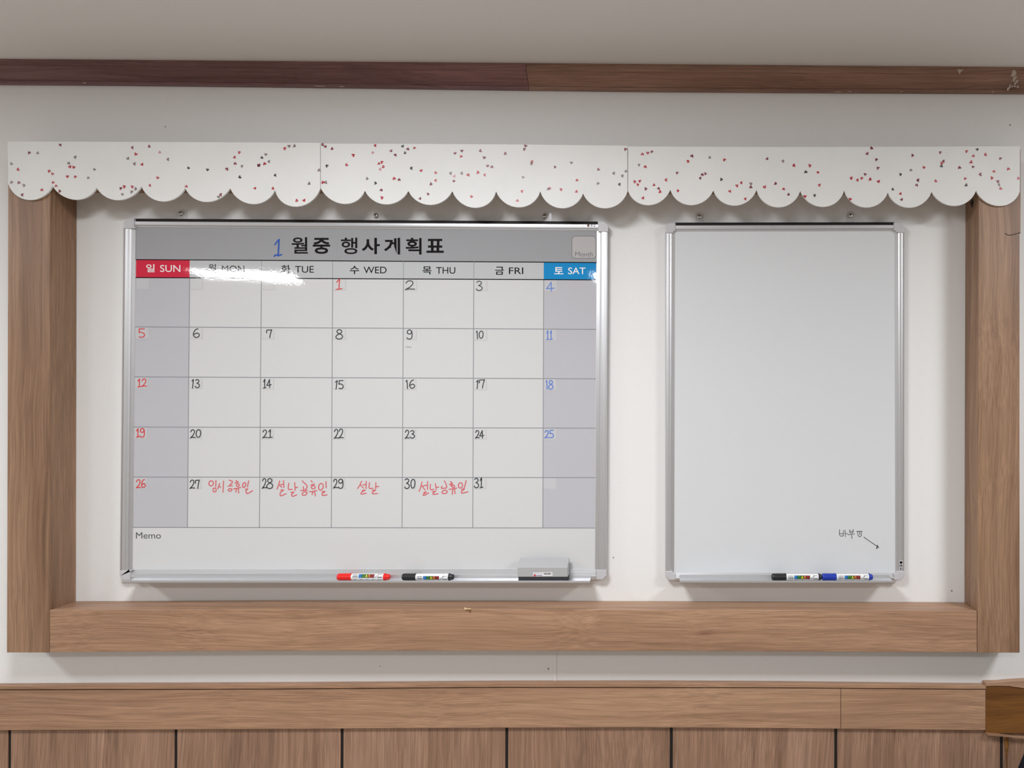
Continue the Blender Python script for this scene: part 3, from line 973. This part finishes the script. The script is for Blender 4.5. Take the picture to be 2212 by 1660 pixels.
DATES = [
    ('1', 'r', [('b', 726, 604, 739, 625.5)]), ('2', 'k', [('2', 875.3, 607, 895.6, 626)]), ('3', 'k', [('3', 1028.7, 607.7, 1041.6, 628)]), ('4', 'b', [('4', 1180.4, 610, 1197, 629.6)]),
    ('5', 'r', [('5', 299.2, 710.6, 312.4, 728.8)]), ('6', 'k', [('6', 417.5, 710.6, 431, 729.3)]), ('7', 'k', [('7', 575.6, 712.9, 587, 730)]), ('8', 'k', [('8', 725.5, 712.6, 740, 732.7)]),
    ('9', 'k', [('9', 879, 713, 890.3, 732.7)]), ('10', 'k', [('i', 1029, 715.4, 1033, 732.7), ('0', 1035, 715.4, 1043.7, 731)]), ('11', 'b', [('b', 1180.6, 715, 1185.6, 734), ('b', 1188, 715, 1193, 734)]),
    ('12', 'r', [('b', 297.5, 819, 304.5, 836.3), ('2', 306, 819, 316.8, 835.6)]), ('13', 'k', [('1', 414, 820, 419, 838.9), ('3', 421.5, 820.4, 431, 838)]),
    ('14', 'k', [('b', 569, 820, 574.4, 838.9), ('4', 576.2, 820.4, 585.8, 837.8)]), ('15', 'k', [('1', 723.6, 822.5, 730, 841), ('5', 731.3, 822.5, 741.5, 840)]),
    ('16', 'k', [('i', 877, 821.8, 882.4, 840), ('6', 884.7, 821.3, 896, 839.2)]), ('17', 'k', [('1', 1028.5, 821.8, 1034, 840), ('7', 1035, 820.8, 1046.6, 838.8)]),
    ('18', 'b', [('i', 1179.6, 822.5, 1183.5, 841), ('8', 1184.8, 822.5, 1194.6, 841)]), ('19', 'r', [('b', 294.5, 926.6, 300.9, 945), ('9', 302.6, 926, 312, 944.8)]),
    ('20', 'k', [('2', 411.3, 929, 421.8, 946.4), ('0', 423.7, 928.5, 433.4, 945.2)]), ('21', 'k', [('2', 567.3, 929.6, 577.2, 946.4), ('b', 579.4, 929, 588, 946)]),
    ('22', 'k', [('2', 721.8, 928, 731.3, 947.5), ('2', 731.8, 927.2, 741.8, 947)]), ('23', 'k', [('2', 875, 930, 884.3, 947.5), ('3', 886, 930.7, 895.5, 947)]),
    ('24', 'k', [('2', 1026.8, 930.7, 1035.6, 947), ('4', 1036, 930.7, 1045.2, 947)]), ('25', 'b', [('2', 1176.5, 930.7, 1185.8, 946.6), ('5', 1187, 930, 1195.6, 945.9)]),
    ('26', 'r', [('2', 294, 1037, 304.2, 1054.6), ('6', 305.6, 1036.5, 314, 1053.5)]), ('27', 'k', [('2', 410, 1037.7, 420.6, 1055.8), ('7', 421.7, 1037.7, 430.6, 1055.8)]),
    ('28', 'k', [('2', 566.3, 1034.4, 575.7, 1055.4), ('8', 576.2, 1034.4, 589, 1055.8)]), ('29', 'k', [('2', 720, 1035.8, 729.2, 1055), ('9', 731, 1035.4, 741, 1055.4)]),
    ('30', 'k', [('3', 874, 1034.8, 884.3, 1056), ('0', 887.6, 1035.8, 896.3, 1055)]), ('31', 'k', [('3', 1024.4, 1033.8, 1034, 1054.4), ('b', 1036.5, 1033, 1043.2, 1054.4)]),
]
CLR = {'r': (I_RED, 'red'), 'k': (I_BLACK, 'black'), 'b': (I_BLUE, 'blue')}
for n, c, gs in DATES:
    M = Mesh()
    for g, *b in gs:
        digit(M, g, b, 2.05 if c != 'r' else 2.15)
    tag(part(M, 'handwritten_date', CLR[c][0]), 'handwritten %s date %s' % (CLR[c][1], n))
M = Mesh()
Z = lambda pts: [(570 + x / 5.395, 495 + y / 5.395) for x, y in pts]
M.stroke(smooth_line(Z([(128, 182), (152, 148), (176, 122)])), 2.8, tw)
M.stroke(smooth_line(Z([(176, 122), (172, 210), (166, 308)])), 3.4, tw)
M.stroke(smooth_line(Z([(120, 318), (140, 302), (170, 310), (205, 298)])), 3.2, tw)
tag(part(M, 'handwritten_month', I_NAVY), 'blue handwritten 1 before the printed title')

NOTES = [
    ('red handwriting in the cell of date 27', 7.628, 430, 1025, [
        ell(198, 150, 37, 43, 0.3), [(278, 98), (274, 205)], [(232, 232), (234, 284), (276, 284), (274, 232), (232, 232)],
        [(338, 152), (325, 190), (308, 240)], [(328, 190), (352, 218)], [(403, 112), (392, 296)],
        [(497, 98), (550, 122), (522, 165)], [(512, 165), (508, 192)], [(476, 196), (548, 188)], ell(510, 258, 30, 21, -0.3),
        [(608, 104), (628, 118)], [(590, 142), (648, 128)], ell(636, 178, 24, 25, 0.0), [(565, 240), (625, 232), (685, 218)], [(614, 236), (605, 292)], [(646, 230), (651, 312)],
        ell(742, 178, 24, 42, 0.35), [(816, 108), (797, 208)], [(760, 246), (800, 240), (768, 282), (784, 316), (815, 312), (880, 270)]]),
    ('red handwriting in the cell of date 28', 7.628, 430, 1025, [
        [(1328, 110), (1310, 175), (1284, 246)], [(1315, 168), (1362, 215)], [(1345, 172), (1395, 164)], [(1390, 104), (1398, 220)], [(1344, 262), (1388, 262), (1338, 306), (1345, 356), (1432, 320)],
        [(1477, 148), (1470, 200), (1474, 250), (1532, 248)], [(1574, 138), (1582, 268)], [(1578, 226), (1622, 212)], [(1512, 300), (1560, 296), (1525, 330), (1540, 364), (1608, 338)],
        [(1700, 110), (1745, 155), (1782, 196), (1752, 252)], [(1716, 204), (1724, 262)], [(1674, 270), (1782, 262)], ell(1738, 318, 42, 27, -0.4),
        [(1845, 108), (1868, 130)], [(1842, 178), (1905, 160)], ell(1880, 214, 32, 26, 0), [(1818, 288), (1880, 282), (1938, 268)], [(1876, 284), (1862, 336)], [(1903, 282), (1913, 356)],
        ell(2006, 206, 38, 56, 0.25), [(2090, 120), (2092, 222)], [(2022, 290), (2072, 283), (2028, 322), (2040, 350), (2108, 338)]]),
    ('red handwriting in the cell of date 29', 6.9125, 710, 1025, [
        [(491, 106), (465, 160), (432, 213)], [(470, 158), (520, 206)], [(508, 160), (556, 150)], [(560, 105), (556, 214)], [(500, 243), (542, 238), (488, 272), (490, 298), (558, 282)],
        [(610, 124), (604, 206), (662, 208)], [(704, 124), (700, 216)], [(702, 186), (747, 182)], [(650, 240), (697, 236), (654, 270), (660, 294), (728, 286)]]),
    ('red handwriting in the cell of date 30', 6.9125, 710, 1025, [
        [(1392, 114), (1374, 190), (1350, 256)], [(1384, 164), (1440, 238)], [(1408, 176), (1466, 160)], [(1476, 107), (1475, 226)], [(1418, 274), (1458, 266), (1414, 300), (1424, 316), (1492, 280)],
        [(1520, 150), (1518, 228), (1568, 224)], [(1592, 140), (1606, 232)], [(1600, 197), (1642, 190)], [(1548, 258), (1592, 254), (1556, 286), (1570, 302), (1634, 290)],
        [(1726, 98), (1748, 140), (1762, 182), (1754, 206)], [(1692, 178), (1686, 210), (1756, 205)], ell(1730, 264, 40, 25, -0.2),
        [(1814, 108), (1846, 134), (1800, 152)], [(1848, 142), (1820, 170)], ell(1858, 180, 22, 16, 0), [(1796, 226), (1850, 218), (1908, 206)], [(1852, 220), (1844, 302)], [(1878, 216), (1886, 290)],
        ell(1966, 166, 31, 40, 0.25), [(2052, 96), (2020, 216)], [(1982, 226), (2022, 220), (1984, 256), (1990, 282), (2078, 262)]]),
]
for lab, s, ox, oy, strokes in NOTES:
    M = Mesh()
    for st in strokes:
        p = [(ox + x / s, oy + y / s) for x, y in st]
        M.stroke(smooth_line(p, 4) if 2 < len(p) < 6 else p, 2.0, tw)
    tag(part(M, 'handwritten_note', I_ROSE), lab)
M = Mesh()
M.stroke([(876.5, 749.6), (884, 750.3), (888, 750)], 0.9, tw)
part(M, 'pen_mark', P_GREY)
# maker's mark on the top rail
M = Mesh()
M.flat([(1270.8 + 2.9 * math.cos(a), 487.2 + 2.9 * math.sin(a)) for a in [i * math.pi / 6 for i in range(12)]], 0.0209)
M.build('maker_mark', mat('mark_brown', rgb(96, 60, 46), 0.5), cal_top)
M = Mesh()
put_text(M, '문교', (1275.6, 484.6, 1286.2, 490.2), 0.0209, bold=0.02)
M.build('maker_lettering', P_BLACK, cal_top)

# ---- blank board
O2 = [(1437, 481.2), (1953.6, 480.2), (1953.6, 1254.4), (1437, 1254.4)]
I2 = [(1457.5, 500), (1933.5, 499), (1934.5, 1238), (1456, 1238)]
blank = thing('whiteboard', Vector((W(1695, 1250, 0).x, -0.002, W(1695, 1256, 0).z)), 'blank narrow aluminium framed whiteboard with a small scribble and arrow', 'whiteboard')
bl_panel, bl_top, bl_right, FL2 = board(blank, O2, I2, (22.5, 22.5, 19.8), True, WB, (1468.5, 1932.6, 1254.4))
M = Mesh()
Z = lambda pts: [(1800 + x / 20.11, 1130 + y / 20.11) for x, y in pts]
for st in ([(278, 290), (268, 420), (275, 530), (325, 578), (425, 572)], [(440, 338), (438, 460), (430, 574)], [(274, 470), (436, 476)], [(510, 312), (518, 460), (530, 610)], [(522, 470), (622, 468)],
           [(712, 298), (716, 420)], [(716, 420), (745, 432), (835, 430), (862, 400), (866, 288)], [(720, 376), (866, 366)], [(632, 516), (780, 498), (925, 486)], [(800, 496), (802, 580), (820, 682)],
           [(1008, 370), (1258, 368)], [(1070, 376), (1068, 500), (1100, 580), (1160, 600), (1212, 570), (1224, 480), (1222, 376)], [(1150, 376), (1156, 516)]):
    M.stroke(smooth_line(Z(st), 4), 1.25, T_SURF + 0.0001)
tag(part(M, 'handwritten_note', I_BLACK, bl_panel), 'small black scribble near the lower right corner')
M = Mesh()
for st in ([(1330, 625), (1650, 850), (1960, 1060)], [(1900, 968), (1968, 1066)], [(1968, 1066), (1868, 1126)], [(1868, 1126), (1905, 1030)]):
    M.stroke(Z(st), 1.4, T_SURF + 0.0001)
tag(part(M, 'drawn_arrow', I_BLACK, bl_panel), 'black arrow pointing down to the right')
M = Mesh()
M.flat(rrect(1943.0, 1211.3, 1950.2, 1232.6, 2.5), 0.0210)
M.build('maker_plate', mat('plate_silver', rgb(205, 204, 208), 0.5), bl_right)
M = Mesh()
M.flat([(1946.5 + 3.0 * math.cos(a), 1215.8 + 3.0 * math.sin(a)) for a in [i * math.pi / 6 for i in range(12)]], 0.0213)
put_text(M, '문교', (1943.6, 1219.8, 1949.3, 1231.6), 0.0213, bold=0.025, rot=True)
M.build('maker_lettering', P_BLACK, bl_right)

# ---------------------------------------------------------------- board markers in the trays
TM = 0.0445
M_WHITE = mat('marker_white', (0.80, 0.80, 0.80, 1), 0.35)
LETC = [mat('letter_blue', rgb(40, 130, 200), .4), mat('letter_green', rgb(80, 180, 70), .4), mat('letter_yellow', rgb(240, 225, 40), .4),
        mat('letter_orange', rgb(232, 130, 60), .4), mat('letter_red', rgb(178, 46, 44), .4)]
PRINT = mat('marker_print', rgb(70, 70, 76), .5)
KEY = mat('letter_outline', rgb(22, 24, 26), .5)
OUT_ = [mat('outline_blue', rgb(18, 82, 150), .5), mat('outline_green', rgb(14, 62, 30), .5), mat('outline_olive', rgb(40, 90, 30), .5), mat('outline_rust', rgb(90, 40, 20), .5), mat('outline_wine', rgb(96, 22, 22), .5)]


def marker(label, xs, fl, col, roll, plug_y=0.0):
    """xs: pixel x of cap start, cap end, body end, plug end; roll lifts the print round the barrel"""
    xc0, xc1, xb, xp = [W(x, 1247, TM).x for x in xs]
    R = 0.0078
    RC_ = 0.0084
    c = Vector((0, -TM, fl + RC_ + 0.0003))
    ms = mat('marker_' + label.split()[0] + '_plastic', col, 0.35)
    root = thing('board_marker', (lerp(xc0, xp, 0.5), -TM, fl + 0.0003), label, 'marker', 'board markers in the trays')
    M = Mesh()
    M.lathe_x([(xc1 - 0.001, R - 0.0006), (xc1 + 0.0005, R), (xb - 0.0006, R), (xb, R - 0.0006)], c)
    body = M.build('barrel', M_WHITE, root, smooth=True)
    M = Mesh()
    M.lathe_x([(xc0, 0.0050), (xc0 + 0.0006, RC_ - 0.0016), (xc0 + 0.0022, RC_ - 0.0004), (xc0 + 0.006, RC_), (xc1 - 0.006, RC_), (xc1 - 0.003, RC_ + 0.0003),
               (xc1 - 0.0012, RC_ + 0.0006), (xc1, RC_ - 0.0002)], c)
    M.build('cap', ms, root, smooth=True)
    M = Mesh()
    L = xp - xb
    M.lathe_x([(xb, R - 0.0004), (xb + 0.0006, R + 0.0010), (xb + 0.26 * L, R + 0.0010), (xb + 0.36 * L, R - 0.0004), (xb + 0.80 * L, R - 0.0010), (xb + 0.95 * L, R - 0.0024), (xp, R - 0.0040)], c)
    M.build('end_plug', ms, root, smooth=True)
    # print wrapped round the barrel
    sx0, sx1 = xs[1], xs[2]

    def wrap(dr):
        def fn(X, Y):
            x = W(X, 1247, TM).x
            a = roll - Y
            r = R + dr
            return Vector((x, c.y - r * math.cos(a), c.z + r * math.sin(a)))
        return fn

    def patch(M, x0, x1, a0, a1, dr):
        n = 6
        fn = wrap(dr)
        for k in range(n):
            M.face([fn(x0, lerp(a0, a1, k / n)), fn(x1, lerp(a0, a1, k / n)), fn(x1, lerp(a0, a1, (k + 1) / n)), fn(x0, lerp(a0, a1, (k + 1) / n))])

    Lb = sx1 - sx0
    u = lambda f: sx0 + f * Lb
    M = Mesh()
    for i, ch in enumerate('BOARD'):
        a, b = u(0.245 + i * 0.096), u(0.245 + (i + 1) * 0.096)
        M.mi = 5 + i
        patch(M, a - 0.3, b + 0.3, -0.60, 0.62, 0.00010)
        M.mi = i
        put_text(M, ch, (a + 0.7, -0.44, b - 0.7, 0.46), 0, bold=0.012, fn=wrap(0.00022))
    M.build('barrel_lettering', LETC + OUT_, body)
    M = Mesh()
    for k in range(6):
        patch(M, u(0.06 + k * 0.028), u(0.06 + k * 0.028) + 0.9, -0.15, 0.62, 0.0001)
    patch(M, u(0.05), u(0.21), -0.50, -0.34, 0.0001)
    patch(M, u(0.05), u(0.21), 0.18, 0.26, 0.0001)
    patch(M, u(0.82), u(0.97), 0.30, 0.58, 0.0001)
    patch(M, u(0.84), u(0.96), -0.62, -0.50, 0.0001)
    for k in range(5):
        patch(M, u(0.08 + 0.19 * k), u(0.08 + 0.19 * k + random.uniform(.05, .13)), 1.15, 1.32, 0.0001)
    fn = wrap(0.00016)
    bent_poly(M, [(u(0.735), 0.50), (u(0.765), 0.55), (u(0.875), -0.45), (u(0.85), -0.62)], fn)
    M.build('barrel_print', PRINT, body)
    M = Mesh()
    fn = wrap(0.00028)
    bent_poly(M, [(u(0.745), 0.20), (u(0.775), 0.30), (u(0.845), -0.40), (u(0.825), -0.62), (u(0.79), -0.55)], fn)
    M.build('pen_emblem', M_WHITE, body)
    return root


K_BLK = (0.014, 0.014, 0.017, 1)
marker('red board marker lying in the tray under date 29', (729, 760.2, 829.7, 843), FL1, (0.75, 0.012, 0.010, 1), 0.55)
marker('black board marker lying in the calendar tray beside the red one', (869, 899.2, 969.3, 981), FL1, K_BLK, -0.12)
marker('black board marker lying end to end with the blue one', (1666.7, 1698, 1767.4, 1774.6), FL2, K_BLK, 0.06)
marker('blue board marker in the tray of the blank whiteboard', (1775.2, 1806, 1876, 1885), FL2, (0.010, 0.035, 0.36, 1), 0.06)

# ---------------------------------------------------------------- eraser
er = thing('whiteboard_eraser', (W(1172, 1250, 0.045).x, -0.044, FL1 + 0.0003), 'grey plastic whiteboard eraser with price sticker standing in the calendar tray', 'eraser')
E_G = mat('eraser_grey', (0.42, 0.42, 0.43, 1), 0.42)
xl, xr = W(1118, 1225, 0.061).x, W(1226, 1226, 0.061).x
z0 = FL1 + 0.0003
zrid, zbot = W(1172, 1225.5, 0.0610).z, W(1172, 1247, 0.0585).z
ztop = W(1172, 1206, 0.0300).z
M = Mesh()
prof = [(0.0585, zbot), (0.0590, zbot + 0.001), (0.0610, zrid - 0.002), (0.0606, zrid), (0.0310, ztop), (0.0285, ztop), (0.0262, zbot + 0.012), (0.0262, zbot)]
M.rings([[Vector((x, -t, z)) for t, z in prof] for x in (xl, xr)])
eb = M.build('shell', E_G, er, bevel=0.0007)
M = Mesh()
prof = [(0.0572, z0), (0.0576, zbot - 0.0002), (0.0275, zbot - 0.0002), (0.0275, z0)]
M.rings([[Vector((x, -t, z)) for t, z in prof] for x in (xl + 0.0015, xr - 0.0015)])
M.build('felt_pad', FELT, er)
# sticker on the front face
def ef(X, Y):
    """point on the sloping front face at a photo pixel"""
    zz = W(X, Y, 0.0600).z
    t = lerp(0.0590, 0.0610, (zz - zbot) / (zrid - zbot)) + 0.0003
    return W(X, Y, t)


M = Mesh()
M.face([ef(1151, 1237.3), ef(1193, 1236.6), ef(1193.8, 1244.8), ef(1152, 1246.3)])
st = M.build('price_sticker', mat('sticker_paper', (0.80, 0.79, 0.80, 1), 0.5), eb)
ef2 = lambda X, Y: ef(X, Y) + Vector((0, -0.0003, 0))
M = Mesh()
for k, wdt in enumerate((.9, .5, 1.2, .6, 1.0, .5, 1.3, .7, .5, 1.0)):
    x = 1174.8 + k * 1.62
    M.face([ef2(x, 1238), ef2(x + wdt, 1238), ef2(x + wdt, 1242.0), ef2(x, 1242.2)])
M.build('bar_code', KEY, st)
M = Mesh()
M.face([ef2(1153, 1241.4), ef2(1157.4, 1241.2), ef2(1157.4, 1245.6), ef2(1153, 1245.9)])
M.build('sticker_emblem', mat('sticker_red', rgb(196, 60, 66), .5), st)
M = Mesh()
for k in range(6):
    x = 1158.4 + k * 2.3
    M.face([ef2(x + .7, 1242.2 + .3 * (k % 2)), ef2(x + 1.5, 1242.2 + .3 * (k % 2)), ef2(x + .9, 1245.3), ef2(x, 1245.3)])
M.face([ef2(1158.2, 1243.6), ef2(1171.5, 1243.3), ef2(1171.5, 1243.9), ef2(1158.2, 1244.3)])
for k in range(8):
    M.face([ef2(1152.6 + k * 2.5, 1238.7), ef2(1154.2 + k * 2.5, 1238.7), ef2(1154.2 + k * 2.5, 1239.5), ef2(1152.6 + k * 2.5, 1239.6)])
M.build('sticker_lettering', mat('sticker_violet', rgb(110, 104, 150), .5), st)

# ---------------------------------------------------------------- screws with clear hanger tabs
def hanger(label, x, y, ybot, dx, group='screws with clear tabs above the whiteboards'):
    p = W(x, y, 0.004)
    root = thing('hanging_screw', (p.x, -0.0004, p.z), label, 'screw', group)
    M = Mesh()
    poly = [(x - 9 + dx, ybot), (x - 9 + dx, y - 3), (x - 7 + dx, y - 8), (x - 3 + dx, y - 9.5), (x + 4 + dx, y - 9.5), (x + 8 + dx, y - 7), (x + 9 + dx, y - 3), (x + 9 + dx, ybot)]
    M.slab(poly, 0.0018, 0.0004)
    M.build('clear_tab', CLEAR, root, bevel=0.0004)
    # domed cross-head screw
    M = Mesh()
    rs = []
    R = 0.0056
    for k in range(7):
        a = math.radians(90 * k / 6)
        r, d = R * math.cos(a) + 1e-5, 0.0030 * math.sin(a)
        rs.append([Vector((p.x + r * math.cos(q), -0.0052 - d, p.z + r * math.sin(q))) for q in [i * math.pi / 10 for i in range(20)]])
    rs.insert(0, [Vector((p.x + 0.0022 * math.cos(q), -0.0005, p.z + 0.0022 * math.sin(q))) for q in [i * math.pi / 10 for i in range(20)]])
    rs.insert(1, [Vector((p.x + 0.0022 * math.cos(q), -0.0050, p.z + 0.0022 * math.sin(q))) for q in [i * math.pi / 10 for i in range(20)]])
    M.rings(rs)
    hd = M.build('screw_head', STEEL, root, smooth=True)
    M = Mesh()
    for an in (0.3, 0.3 + math.pi / 2):
        c, s = math.cos(an), math.sin(an)
        q = [(-.0026, -.0005), (.0026, -.0005), (.0026, .0005), (-.0026, .0005)]
        M.face([Vector((p.x + a * c - b * s, -0.00835, p.z + a * s + b * c)) for a, b in q])
    M.build('cross_slot', GAP, hd)
    return root


hanger('screw with clear tab on the wall above the Monday column of the calendar', 390.5, 461.5, 474, 6)
hanger('screw with clear tab on the wall above the Wednesday column', 812.5, 466, 477, 3)
hanger('screw with clear tab on the wall above the Saturday column', 1176.5, 467, 479.5, 6)
hanger('screw with clear tab above the left end of the blank whiteboard', 1510.5, 468.3, 480.5, 1)
hanger('screw with clear tab above the right end of the blank whiteboard', 1837.3, 466.2, 480, 0)

# ---------------------------------------------------------------- dark chair whose back just shows at the lower right
NAVY = add_bump(mat('dark_navy_fabric', (0.006, 0.008, 0.013, 1), 0.75, 0, 0.2), 700, 0.4, 0.001)
BLKP = mat('black_plastic', (0.015, 0.015, 0.016, 1), 0.45)
pc = W(2199.5, 1655, 0.42)
ch = thing('chair', (pc.x + 0.24, -0.62, 0.0), 'dark navy chair, only a slanting edge showing at the lower right', 'chair')
M = Mesh()
fr = [W(x + 15, y + 17, 0.42) for x, y in ((2183, 1700), (2198.5, 1660), (2213.5, 1625), (2240, 1590), (2290, 1580), (2640, 1580), (2700, 1600), (2715, 1640), (2705, 1900), (2640, 1960), (2260, 1960), (2195, 1900), (2180, 1800))]
M.prism(fr, [p + Vector((0, 0.035, 0)) for p in fr])
M.build('backrest', NAVY, ch, bevel=0.008, seg=3)
M = Mesh()
M.box((pc.x + 0.01, -0.90, 0.41), (pc.x + 0.47, -0.45, 0.465))
M.build('seat', NAVY, ch, bevel=0.015, seg=3)
for sx in (0.04, 0.44):
    for sy in (-0.87, -0.48):
        M = Mesh()
        M.box((pc.x + sx - 0.012, sy - 0.012, 0.0), (pc.x + sx + 0.012, sy + 0.012, 0.4105))
        M.build('leg', BLKP, ch)
for sx in (0.13, 0.36):
    M = Mesh()
    M.box((pc.x + sx - 0.015, -0.450, 0.42), (pc.x + sx + 0.015, -0.425, fr[9].z + 0.05))
    M.build('back_support', BLKP, ch)

bpy.data.objects.remove(_txo)
